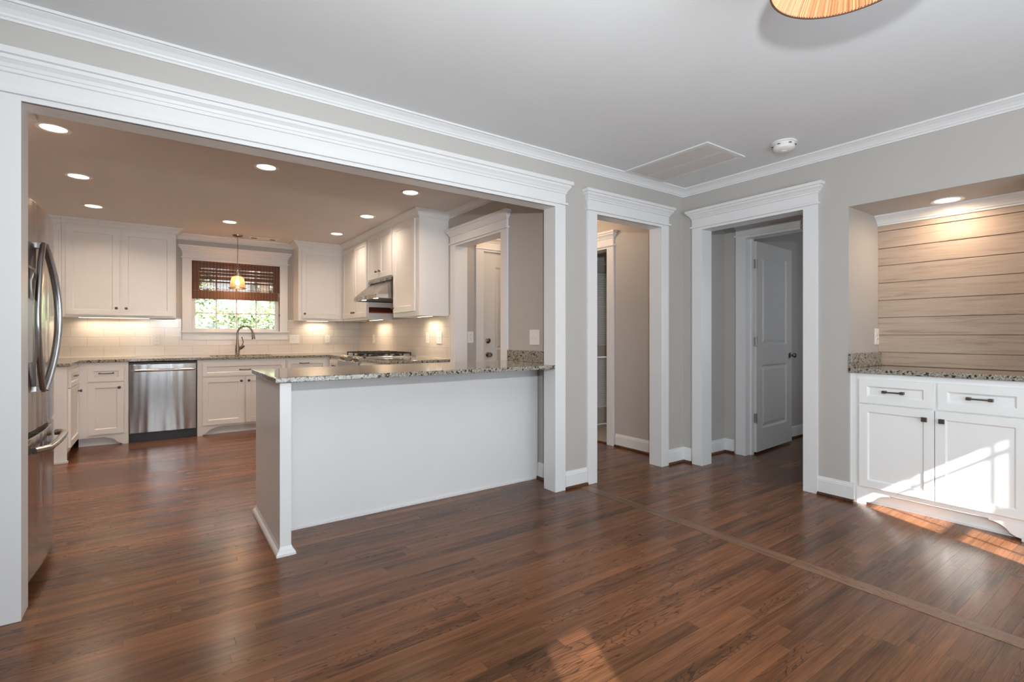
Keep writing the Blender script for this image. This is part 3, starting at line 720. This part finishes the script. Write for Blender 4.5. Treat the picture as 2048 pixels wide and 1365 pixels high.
for bx_, by_ in ((.135, .21), (.135, .49), (.382, .35), (.63, .21), (.63, .49)):
    MB().lathe([(.045, .945), (.045, .953), (.032, .956), (.032, .963), (0, .963)], (bx_, by_, 0), 20).build('burner', 'iron', rg)

# ------------------------------------------------------------------ range hood
hd = thing('range_hood', 'sloping stainless steel range hood between the wall cabinets', 'range hood', (2.03, 6.400, 0), FW)
Wh = .83; dp_ = KX-2.03-.012
mb = MB(); a, b, c, d = .0, .195, 1.885, 1.672
V = [(0, 0, d), (Wh, 0, d), (Wh, dp_, d), (0, dp_, d), (.0+.0, .19, c-.025), (Wh, .19, c-.025), (Wh-.10, .34, c-.025), (.10, .34, c-.025)]
# canopy: low front lip and hip-shaped shell
V = [(0, 0, 1.672), (Wh, 0, 1.672), (Wh, dp_, 1.672), (0, dp_, 1.672), (.0, .187, 1.862), (Wh-.0, .187, 1.862), (Wh-.16, dp_, 1.862), (.16, dp_, 1.862)]
mb.add([(0, 0, 1.672), (Wh, 0, 1.672), (Wh, dp_, 1.672), (0, dp_, 1.672), (.02, .21, 1.858), (Wh-.02, .21, 1.858), (Wh-.02, dp_, 1.858), (.02, dp_, 1.858)],
       [(0, 1, 5, 4), (1, 2, 6, 5), (2, 3, 7, 6), (3, 0, 4, 7), (4, 5, 6, 7)])
mb.build('canopy', 'steel', hd)
MB().box(0, Wh, 0, .012, 1.628, 1.674).box(0, .012, .012, dp_, 1.628, 1.674).box(Wh-.012, Wh, .012, dp_, 1.628, 1.674).build('lip', 'steel', hd, bevel=.001)
MB().box(.012, Wh-.012, .012, dp_, 1.640, 1.652).build('filter', 'black', hd)
MB().box(.01, Wh-.01, .19, dp_, 1.858, 1.887).build('collar', 'steel', hd)
for u in (.20, .62):
    MB().lathe([(0.0, 1.634), (.032, 1.634), (.036, 1.640), (0, 1.640)], (u, .06, 0), 20).build('lamp_lens', 'lens', hd)

# ------------------------------------------------------------------ sink and faucet
sk = MB().box(.50, 1.20, 7.06, 7.48, .70, .704).box(.50, .504, 7.06, 7.48, .704, .8995).box(1.196, 1.20, 7.06, 7.48, .704, .8995).box(.504, 1.196, 7.06, 7.064, .704, .8995).box(.504, 1.196, 7.476, 7.48, .704, .8995).build('sink', 'steel')
tag(sk, 'undermount steel sink set into the granite below the window', 'sink')
fa = thing('faucet', 'brushed nickel gooseneck faucet behind the kitchen sink', 'faucet', (.842, 7.62, CT))
MB().lathe([(.030, 0), (.030, .006), (.026, .012), (.029, .05), (.026, .10), (.018, .15), (.0135, .20), (.0135, .235), (0, .235)], n=20).build('body', 'darknickel', fa, smooth=True)
pts = [(0, 0, .22), (0, 0, .29)]
for i in range(1, 13):
    a = math.pi*i/12*.97; r = .088; pts.append((r-r*math.cos(a), -.3*(r-r*math.cos(a)), .29+r*1.10*math.sin(a)))
MB().tube(pts, .0125, 12).build('spout', 'darknickel', fa, smooth=True)
e = Vector(pts[-1]); MB().tube([e+Vector((0, 0, .012)), e+Vector((.004, -.001, -.02)), e+Vector((.010, -.003, -.075)), e+Vector((.012, -.003, -.092))], [.0135, .016, .022, .022], 14).build('spray_head', 'darknickel', fa, smooth=True)
h = MB().tube([(.018, 0, .075), (.05, -.01, .10), (.075, -.015, .125)], [.018, .022, .020], 12)
h.tube([(.055, -.01, .125), (.068, -.014, .17), (.055, -.012, .215), (.050, -.01, .24)], [.006, .007, .006, .009], 8).build('lever', 'darknickel', fa, smooth=True)

# ------------------------------------------------------------------ pendant over the sink
pd = thing('pendant_lamp', 'small glass pendant lamp hanging in front of the woven shade', 'lamp', (.83, 7.50, 0))
MB().lathe([(.062, ZK-.002), (.060, ZK-.012), (.040, ZK-.026), (.010, ZK-.032), (0, ZK-.032)], n=28).build('canopy', 'darknickel', pd, smooth=True)
MB().tube([(0, 0, ZK-.03), (.002, 0, 2.3), (-.002, 0, 2.16), (0, 0, 2.09)], .004, 8).build('stem', 'darknickel', pd, smooth=True)
MB().lathe([(.004, 2.10), (.012, 2.085), (.020, 2.07), (.021, 2.02), (.026, 2.016), (.026, 1.985), (0, 1.985)], n=20).build('socket', 'nickel', pd, smooth=True)
MB().tube([(-.036, 0, 1.985), (-.036, 0, 2.05), (-.018, 0, 2.11), (0, 0, 2.13), (.018, 0, 2.11), (.036, 0, 2.05), (.036, 0, 1.985)], .0035, 6).build('yoke', 'darknickel', pd, smooth=True)
MB().lathe([(.028, 1.984), (.062, 1.972), (.078, 1.945), (.086, 1.88), (.092, 1.825)], n=36).build('lamp_shade', 'shadeglass', pd, smooth=True)
MB().lathe([(.092, 1.830), (.109, 1.823), (.109, 1.817), (.091, 1.822)], n=36, closed=True).build('rim', 'darknickel', pd)
MB().lathe([(0, 1.975), (.012, 1.965), (.013, 1.94), (.026, 1.90), (.024, 1.875), (.010, 1.86), (0, 1.858)], n=18).build('bulb', 'bulb', pd, smooth=True)
pl = bpy.data.lights.new('pendant_glow', 'POINT'); pl.energy = 6; pl.color = (1, .6, .3); pl.shadow_soft_size = .03
po = bpy.data.objects.new('pendant_glow', pl); COL.objects.link(po); po.location = (.83, 7.50, 1.80)

# ------------------------------------------------------------------ recessed lights
rl = thing('recessed_light', 'lit recessed ceiling light above the dishwasher side of the kitchen', 'ceiling light', (0, 0, ZK), 0, 'recessed lights in the kitchen ceiling')
MB().lathe([(.068, -.001), (.090, -.001), (.092, -.005), (.086, -.009), (.068, -.005)], n=36, closed=True).build('trim_ring', 'plastic', rl, smooth=True)
MB().lathe([(0, -.0035), (.069, -.0035), (.069, -.001), (0, -.001)], n=36).build('lens', 'lens', rl)
spots = [(-.567, 4.31, 'lit recessed ceiling light beside the wide opening, over the refrigerator end'), (-.567, 5.49, 'lit recessed ceiling light midway along the refrigerator side'),
         (-.572, 6.67, 'lit recessed ceiling light before the two-door wall cabinet'), (.68, 4.33, 'lit recessed ceiling light over the free end of the peninsula'),
         (.655, 6.67, 'lit recessed ceiling light in front of the pendant lamp'), (1.88, 6.63, 'lit recessed ceiling light by the corner wall cabinets'),
         (1.885, 5.47, 'lit recessed ceiling light in front of the range hood'), (1.90, 4.32, 'lit recessed ceiling light nearest the side doorway of the kitchen')]
for i, (x, y, lb) in enumerate(spots):
    if i == 0: rl.location = (x, y, ZK); rl['label'] = lb
    else: dup(rl, (x, y, ZK), label=lb)
    a = area('downlight', (x, y, ZK-.02), (0, 0, -1), .12, .12, 5.2 if x > 1.5 else 8.5, (1, .79, .62), 'DISK', 150)
nl = dup(rl, (4.372, 1.035, NZ), label='lit recessed light in the soffit of the niche'); del nl['group']
area('niche_downlight', (4.372, 1.035, NZ-.02), (.05, 0, -1), .13, .13, 3.7, (1, .75, .53), 'DISK', 175)
# hall lamp and laundry
hp = bpy.data.lights.new('hall_lamp', 'POINT'); hp.energy = 11; hp.color = (1, .70, .46); hp.shadow_soft_size = .12
ho = bpy.data.objects.new('hall_lamp', hp); COL.objects.link(ho); ho.location = (3.35, 4.05, 2.40)

# ------------------------------------------------------------------ under-cabinet lights
def ucl(x0, x1, y0, y1, lb, p):
    t = thing('under_cabinet_light', lb, 'light', ((x0+x1)/2, (y0+y1)/2, 0), 0, 'slim lights under the wall cabinets')
    hx, hy = (x1-x0)/2, (y1-y0)/2
    MB().box(-hx, hx, -hy, hy, 1.404, 1.4138).build('housing', 'plastic', t, bevel=.001)
    MB().box(-hx+.006, hx-.006, -hy+.006, hy-.006, 1.402, 1.404).build('lens', 'strip', t)
    area('under_cabinet_glow', ((x0+x1)/2, (y0+y1)/2, 1.399), (0, 0, -1), x1-x0, y1-y0, p*.85, (1, .81, .60), 'RECTANGLE', 150)
ucl(-.80, -.12, 7.70, 7.74, 'slim lit strip under the two-door cabinet above the dishwasher', 2.6)
ucl(1.75, 2.06, 7.70, 7.74, 'slim lit strip under the single-door cabinet beside the window', 1.7)
ucl(2.42, 2.46, 6.48, 6.95, 'slim lit strip under the corner cabinet beyond the hood', 2.6)
ucl(2.42, 2.46, 4.98, 5.32, 'slim lit strip under the tall cabinet at the near end of the range wall', 2.3)

# ------------------------------------------------------------------ kitchen window, shade
wt = MB(); gy = KY+.055
gx0, gx1, gz0 = .372, 1.345, 1.285
wt.box(WX0, gx0, gy-.02, gy+.02, 1.25, WZ1).box(gx1, WX1, gy-.02, gy+.02, 1.25, WZ1).box(gx0, gx1, gy-.02, gy+.02, 1.25, gz0).box(gx0, gx1, gy-.02, gy+.02, 2.14, WZ1)
wt.box(gx0, gx1, gy-.02, gy+.02, 1.705, 1.74)
for i in range(1, 4):
    x = gx0+(gx1-gx0)*i/4; wt.box(x-.009, x+.009, gy-.014, gy+.014, gz0, 2.14)
for z in (1.495, 1.925): wt.box(gx0, gx1, gy-.014, gy+.014, z-.009, z+.009)
win = struct(wt.build('window_1', 'trim', bevel=.0015), 'white window with small panes over the kitchen sink')
MB().box(gx0, gx1, gy-.002, gy+.002, gz0, 2.14).build('window_1_glass', 'glass', win)
sh = thing('roman_shade', 'brown woven bamboo roman shade half lowered over the kitchen window', 'window shade', (.331, KY-.004, 0))
SW = 1.068
def reeds(z0, z1, y, pitch, hgt, x0=0.0, x1=SW):
    mb = MB(); z = z0
    while z < z1:
        hh = hgt*random.uniform(.85, 1.1)
        mb.box(x0, x1, y-.0012, y+.0012, z, z+hh); z += pitch*random.uniform(.95, 1.05)
    for i in range(28):
        x = x0+(x1-x0)*(i+.5)/28; mb.box(x-.0022, x+.0022, y-.0018, y+.0018, z0, z1)
    return mb
reeds(1.80, 2.185, .0, .0105, .0078).build('shade_panel', 'reed', sh)
reeds(1.945, 2.185, -.012, .0085, .0078).build('valance', 'reed', sh)
for a in (.0, SW-.085): MB().box(a, a+.085, .002, .0045, 1.80, 2.185).build('edge_band', 'reed', sh)
reeds(1.682, 1.80, -.016, .0082, .0079, 0, SW-.02).box(.0, SW-.02, -.010, .004, 1.685, 1.790).box(0, SW-.02, -.021, -.015, 1.765, 1.772).build('bottom_fold', 'reed', sh)
MB().tube([(SW-.012, -.02, 1.75), (SW-.008, -.02, 1.6), (SW-.004, -.02, 1.50)], .0018, 6).lathe([(0, 1.50), (.006, 1.495), (.008, 1.47), (0, 1.465)], (SW-.004, -.02, 0), 10).build('pull_cord', 'cord', sh)
# outside the window
struct(MB().box(-8, 12, KY+.15, 24, -.7, -.6).build('ground_outside', 'lawn'))
def leaf_cloud(name, c, r, n, sz, m='leaf'):
    mb = MB()
    for _ in range(n):
        d = Vector((random.gauss(0, 1), random.gauss(0, 1), random.gauss(0, 1))).normalized()*random.uniform(.55, 1.0)
        p = Vector((c[0]+d.x*r[0], c[1]+d.y*r[1], c[2]+d.z*r[2]))
        u = Vector((random.gauss(0, 1), random.gauss(0, 1), random.gauss(0, .6))).normalized(); v = u.cross(Vector((random.gauss(0, 1), random.gauss(0, 1), random.gauss(0, 1)))).normalized()
        s = sz*random.uniform(.6, 1.3)
        mb.add([p-u*s, p-u*s*.2+v*s*.38, p+u*s*.35+v*s*.30, p+u*s, p+u*s*.35-v*s*.30, p-u*s*.2-v*s*.38], [(0, 1, 2, 3, 4, 5)])
    me = mb; return me
def shrub(name, label, cat, c, r, n, sz):
    t = thing(name, label, cat, (c[0], c[1], -.6))
    loc = (0, 0, c[2]+.6)
    leaf_cloud('foliage', loc, r, n, sz).build('foliage', 'leaf', t)
    mb = MB().tube([(0, 0, 0), (.05, .02, (c[2]+.6)*.5), (0, 0, c[2]+.6)], [.07, .05, .03], 8)
    for k in range(6):
        a = k*1.05; mb.tube([(0, 0, (c[2]+.6)*.5), (r[0]*.4*math.cos(a), r[1]*.4*math.sin(a), c[2]+.6), (r[0]*.75*math.cos(a), r[1]*.75*math.sin(a), c[2]+.6+r[2]*.4)], [.035, .022, .010], 6)
    mb.build('stems', 'bark', t); return t
shrub('shrub', 'dark leafy shrub low outside the kitchen window', 'shrub', (1.1, 10.4, 1.15), (1.6, .7, .62), 7000, .055)
shrub('shrub', 'pale green shrub outside the pane beside the trunk', 'shrub', (-.3, 11.6, 1.9), (1.3, .7, 1.3), 6500, .062)
shrub('shrub', 'tall green shrub seen through the bamboo shade', 'shrub', (3.6, 13.0, 2.3), (1.7, .7, 1.6), 6500, .07)
tr = thing('tree', 'tree trunk in leaf beyond the kitchen window', 'tree', (1.75, 11.2, -.6))
MB().tube([(0, 0, 0), (.04, 0, 1.4), (-.03, 0, 2.6), (.05, 0, 4.2)], [.13, .11, .10, .08], 12).build('trunk', 'bark', tr, smooth=True)
leaf_cloud('crown', (0, .3, 4.6), (1.6, .9, 1.0), 3500, .07).build('crown', 'leaf', tr)
tag(MB().box(1.9, 7.5, 14.6, 14.75, -.6, 3.2).prism([(-.2+1.9, 3.2), (7.7, 3.2), (4.8, 4.6)], 14.5, 17.5, 'y').box(1.9, 7.5, 14.75, 17.4, -.6, 3.2).build('neighbouring_house', 'fence'), 'pale neighbouring house beyond the shrubs outside the window', 'house')

# ------------------------------------------------------------------ plates
def plate(name, label, loc, rz, kind, wd=.075, hg=.125, cat='outlet'):
    t = thing(name, label, cat, loc, rz)
    MB().box(-wd/2, wd/2, -.006, -.0005, -hg/2, hg/2).build('cover', 'plastic', t, bevel=.002)
    if kind == 'duplex':
        for z in (-.021, .021):
            mb = MB().lathe([(0, -.0075), (.016, -.0075), (.0165, -.006), (0, -.006)], (0, 0, z), 18, 'y'); r = mb.build('receptacle', 'plastic', t)
            MB().box(-.007, -.0045, -.0082, -.0074, z-.002, z+.007).box(.0045, .007, -.0082, -.0074, z-.002, z+.007).build('slots', 'slot', r)
    elif kind == 'toggle2':
        for x in (-.023, .023): MB().box(x-.006, x+.006, -.008, -.005, -.013, .013).box(x-.004, x+.004, -.017, -.007, -.001, .008).build('toggle', 'plastic', t, bevel=.001)
    elif kind == 'switch_and_knob':
        MB().box(-.010, .010, -.011, -.005, -.032, .032).build('rocker', 'plastic', t, bevel=.001)
    elif kind == 'four':
        for x in (-.023, .023):
            MB().box(x-.005, x+.005, -.008, -.005, -.040, .040).build('slot_bar', 'plastic', t)
            MB().box(x-.005, x+.005, -.019, -.007, -.003, .007).build('toggle', 'plastic', t, bevel=.001)
    for z in (-hg*.42, hg*.42): MB().lathe([(0, -.0068), (.003, -.0068), (.003, -.006), (0, -.006)], (0, 0, z), 8, 'y').build('screw', 'plastic', t)
    return t
TY = KY-.008
plate('wall_outlet', 'white outlet on the tile above the dishwasher', (-.048, TY, 1.138), FS, 'duplex')
plate('light_switch', 'square white double switch plate on the tile beside the window', (1.602, TY, 1.135), FS, 'toggle2', .135, .125, 'light switch')
plate('wall_outlet', 'white outlet on the tile under the single-door cabinet', (2.073, TY, 1.140), FS, 'duplex')
plate('wall_outlet', 'white outlet on the range wall near the tiled corner', (KX-.008, 7.150, 1.142), FW, 'duplex')
plate('wall_outlet', 'white outlet on the range wall before the double switch', (KX-.008, 5.328, 1.164), FW, 'duplex')
plate('light_switch', 'white switch plate at the end of the tile by the side doorway', (KX-.008, 5.03, 1.164), FW, 'toggle2', .135, .135, 'light switch')
plate('light_switch', 'white double switch plate on the grey wall above the granite splash', (KX, 3.292, 1.175), FW, 'four', .13, .128, 'light switch')
plate('wall_outlet', 'white plate in the hall beside the panelled exterior door', (2.80, 4.75, 1.172), FS, 'duplex')
plate('wall_outlet', 'white outlet on the side wall of the niche', (4.545, NY1, 1.182), FS, 'duplex', .085, .125)

# ------------------------------------------------------------------ ceiling grille, smoke detector, register
cv = thing('ceiling_vent', 'white slatted return air grille in the living room ceiling', 'vent', (3.14, 2.045, ZC))
MB().box(0, .49, 0, .035, -.010, -.0005).box(0, .49, .725, .76, -.010, -.0005).box(0, .035, .035, .725, -.010, -.0005).box(.455, .49, .035, .725, -.010, -.0005).box(.236, .254, .035, .725, -.009, -.0005).build('frame', 'trim', cv, bevel=.002)
mb = MB()
for i in range(52):
    y = .038+i*.0133; mb.add([(.035, y, -.003), (.455, y, -.003), (.455, y+.009, -.009), (.035, y+.009, -.009)], [(0, 1, 2, 3)]); mb.box(.035, .455, y+.009, y+.0105, -.010, -.008)
mb.build('slats', 'ventslat', cv)
MB().box(.03, .46, .03, .73, -.0015, -.0005).build('backing', 'ventback', cv)
sd = thing('smoke_detector', 'round white smoke detector on the living room ceiling', 'smoke detector', (3.60, 1.745, ZC))
MB().lathe([(0, -.001), (.082, -.001), (.082, -.010), (.070, -.014), (.070, -.022), (0, -.022)], n=32).build('base', 'plastic', sd, smooth=True)
MB().lathe([(.066, -.022), (.070, -.030), (.068, -.048), (.050, -.060), (.020, -.062), (.018, -.066), (0, -.066)], n=24).build('cover', 'plastic', sd, smooth=True)
mb = MB()
for k in range(6):
    a = k*math.pi/3; mb.box(.069*math.cos(a)-.008, .069*math.cos(a)+.008, .069*math.sin(a)-.008, .069*math.sin(a)+.008, -.0265, -.0235)
mb.build('slots', 'slot', sd)
kv = thing('ceiling_register', 'small white air register in the kitchen ceiling near the pendant', 'vent', (.97, 7.50, ZK))
MB().box(0, .36, 0, .12, -.008, -.0005).build('frame', 'plastic', kv, bevel=.002)
MB().box(.03, .10, .03, .09, -.0085, -.0078).box(.26, .33, .03, .09, -.0085, -.0078).build('slots', 'slot', kv)

# ------------------------------------------------------------------ woven ceiling lamp
wl = thing('woven_ceiling_lamp', 'round seagrass ceiling lamp with pleated radiating weave', 'lamp', (1.717, .630, 0))
nR = 150; mb = MB(); prof = [(.045, 2.50), (.09, 2.470), (.150, 2.405), (.200, 2.335), (.222, 2.300)]
vs = []; fs = []
for i in range(nR*2):
    a = math.pi*i/nR; k_ = 1.0+(.010 if i % 2 else -.010)
    for r, z in prof: vs.append((r*k_*math.cos(a), r*k_*math.sin(a), z+(.0015 if i % 2 else 0)))
m_ = len(prof); n_ = nR*2
for i in range(n_):
    for j in range(m_-1): fs.append((i*m_+j, ((i+1) % n_)*m_+j, ((i+1) % n_)*m_+j+1, i*m_+j+1))
o = mb.add(vs, fs).build('lamp_shade', 'rattan', wl)
sm = o.modifiers.new('Solidify', 'SOLIDIFY'); sm.thickness = .003
MB().lathe([(.219, 2.297), (.2245, 2.297), (.2245, 2.303), (.219, 2.303)], n=64, closed=True).build('rim', 'cord', wl)
MB().lathe([(.065, ZC-.001), (.065, ZC-.020), (.02, ZC-.03), (.02, 2.47), (.012, 2.46), (0, 2.46)], n=28).build('mount', 'darknickel', wl, smooth=True)
MB().lathe([(0, 2.462), (.014, 2.455), (.030, 2.415), (.026, 2.385), (0, 2.372)], n=18).build('bulb', emis('warm lit bulb', (1, .72, .42), 7), wl, smooth=True)
wp = bpy.data.lights.new('ceiling_lamp_glow', 'POINT'); wp.energy = 1.0; wp.color = (1, .68, .40); wp.shadow_soft_size = .03
wo = bpy.data.objects.new('ceiling_lamp_glow', wp); COL.objects.link(wo); wo.location = (1.717, .63, 2.352)

# ------------------------------------------------------------------ doors
def panel_door(name, label, loc, rz, w_, h, panels, t=.035):
    """solid door, origin at the hinge edge, leaf along local +x, seen face at y=-t"""
    mb = MB(); xs = sorted({0, w_} | {p[0] for p in panels} | {p[1] for p in panels}); zs = sorted({0, h} | {p[2] for p in panels} | {p[3] for p in panels})
    for i in range(len(xs)-1):
        for j in range(len(zs)-1):
            if any(p[0] <= xs[i] and p[1] >= xs[i+1] and p[2] <= zs[j] and p[3] >= zs[j+1] for p in panels): continue
            mb.box(xs[i], xs[i+1], -t, 0, zs[j], zs[j+1])
    for a, b, c, d in panels:
        r = .018; q = .012
        for yf, s in ((-t, 1), (0, -1)):
            V = []
            for off, dy in ((0, 0), (r, q), (r+.006, q), (r+.035, .004)):
                V += [(a+off, yf+s*dy, c+off), (b-off, yf+s*dy, c+off), (b-off, yf+s*dy, d-off), (a+off, yf+s*dy, d-off)]
            F = []
            for L in range(3):
                for k in range(4): F.append((L*4+k, L*4+(k+1) % 4, L*4+4+(k+1) % 4, L*4+4+k))
            F.append((12, 13, 14, 15)); mb.add(V, F)
    root = mb.build(name, 'doorpaint'); root.location = loc; root.rotation_euler = (0, 0, rz); root['kind'] = 'structure'; root['label'] = label
    return root
dd = panel_door('door_1', 'open two-panel white interior door in the room past the hall', (4.842, 2.650, .022), math.radians(4.6), .875, 2.11,
    [(.13, .74, 1.07, 1.985), (.13, .74, .225, .87)])
def doorknob(parent, x, z, t=.035, m='darknickel', name='knob'):
    o = MB().lathe([(.030, 0), (.030, -.005), (.012, -.010), (.010, -.030), (.020, -.038), (.027, -.050), (.024, -.062), (0, -.066)], n=20, axis='y').build(name, m, parent, smooth=True)
    o.location = (x, -t, z); return o
doorknob(dd, .815, .95)
for z in (1.885, 1.105, .34):
    MB().box(-.003, -.0005, -.034, -.004, z-.045, z+.045).lathe([(0, z-.05), (.007, z-.05), (.007, z+.05), (0, z+.05)], (-.008, -.040, 0), 10).box(-.014, -.0005, -.038, -.034, z-.045, z+.045).build('hinge', 'nickel', dd)
struct(MB().box(4.79, 4.835, 2.635, 2.65, 0, 2.15).box(4.79, 4.80, 1.77, 1.785, 0, 2.15).build('door_1_stop', 'trim'))
ed = panel_door('door_2', 'white panelled exterior door with deadbolt at the end of the hall', (2.967, 4.80, .006), 0, .881, 2.135,
    [(.17, .405, 1.02, 1.97), (.48, .71, 1.02, 1.97), (.17, .405, .22, .86), (.48, .71, .22, .86)], .04)
doorknob(ed, .07, .965, .04); o = MB().lathe([(.031, 0), (.031, -.012), (.024, -.018), (0, -.020)], n=20, axis='y').build('deadbolt', 'darknickel', ed, smooth=True); o.location = (.07, -.04, 1.125)
# louvred closet doors in the laundry
for i in range(2):
    x0 = 4.372+i*.578; t = MB()
    wl_, hh = .574, 2.115
    t.box(0, .07, 0, .03, 0, hh).box(wl_-.07, wl_, 0, .03, 0, hh).box(.07, wl_-.07, 0, .03, 0, .21).box(.07, wl_-.07, 0, .03, .89, 1.03).box(.07, wl_-.07, 0, .03, hh-.10, hh)
    lv = struct(t.build('door_%d' % (3+i), 'doorpaint'), 'white louvred closet door standing over beige tile'); lv.location = (x0, 4.665, .02)
    s = MB()
    for a, b in ((.21, .89), (1.03, hh-.10)):
        z = a
        while z < b-.02:
            s.add([(.07, .004, z), (wl_-.07, .004, z), (wl_-.07, .026, z+.030), (.07, .026, z+.030), (.07, .004, z+.006), (wl_-.07, .004, z+.006), (wl_-.07, .026, z+.036), (.07, .026, z+.036)],
                  [(0, 1, 2, 3), (4, 7, 6, 5), (0, 4, 5, 1), (3, 2, 6, 7)]); z += .030
    s.build('louvres', 'doorpaint', lv)
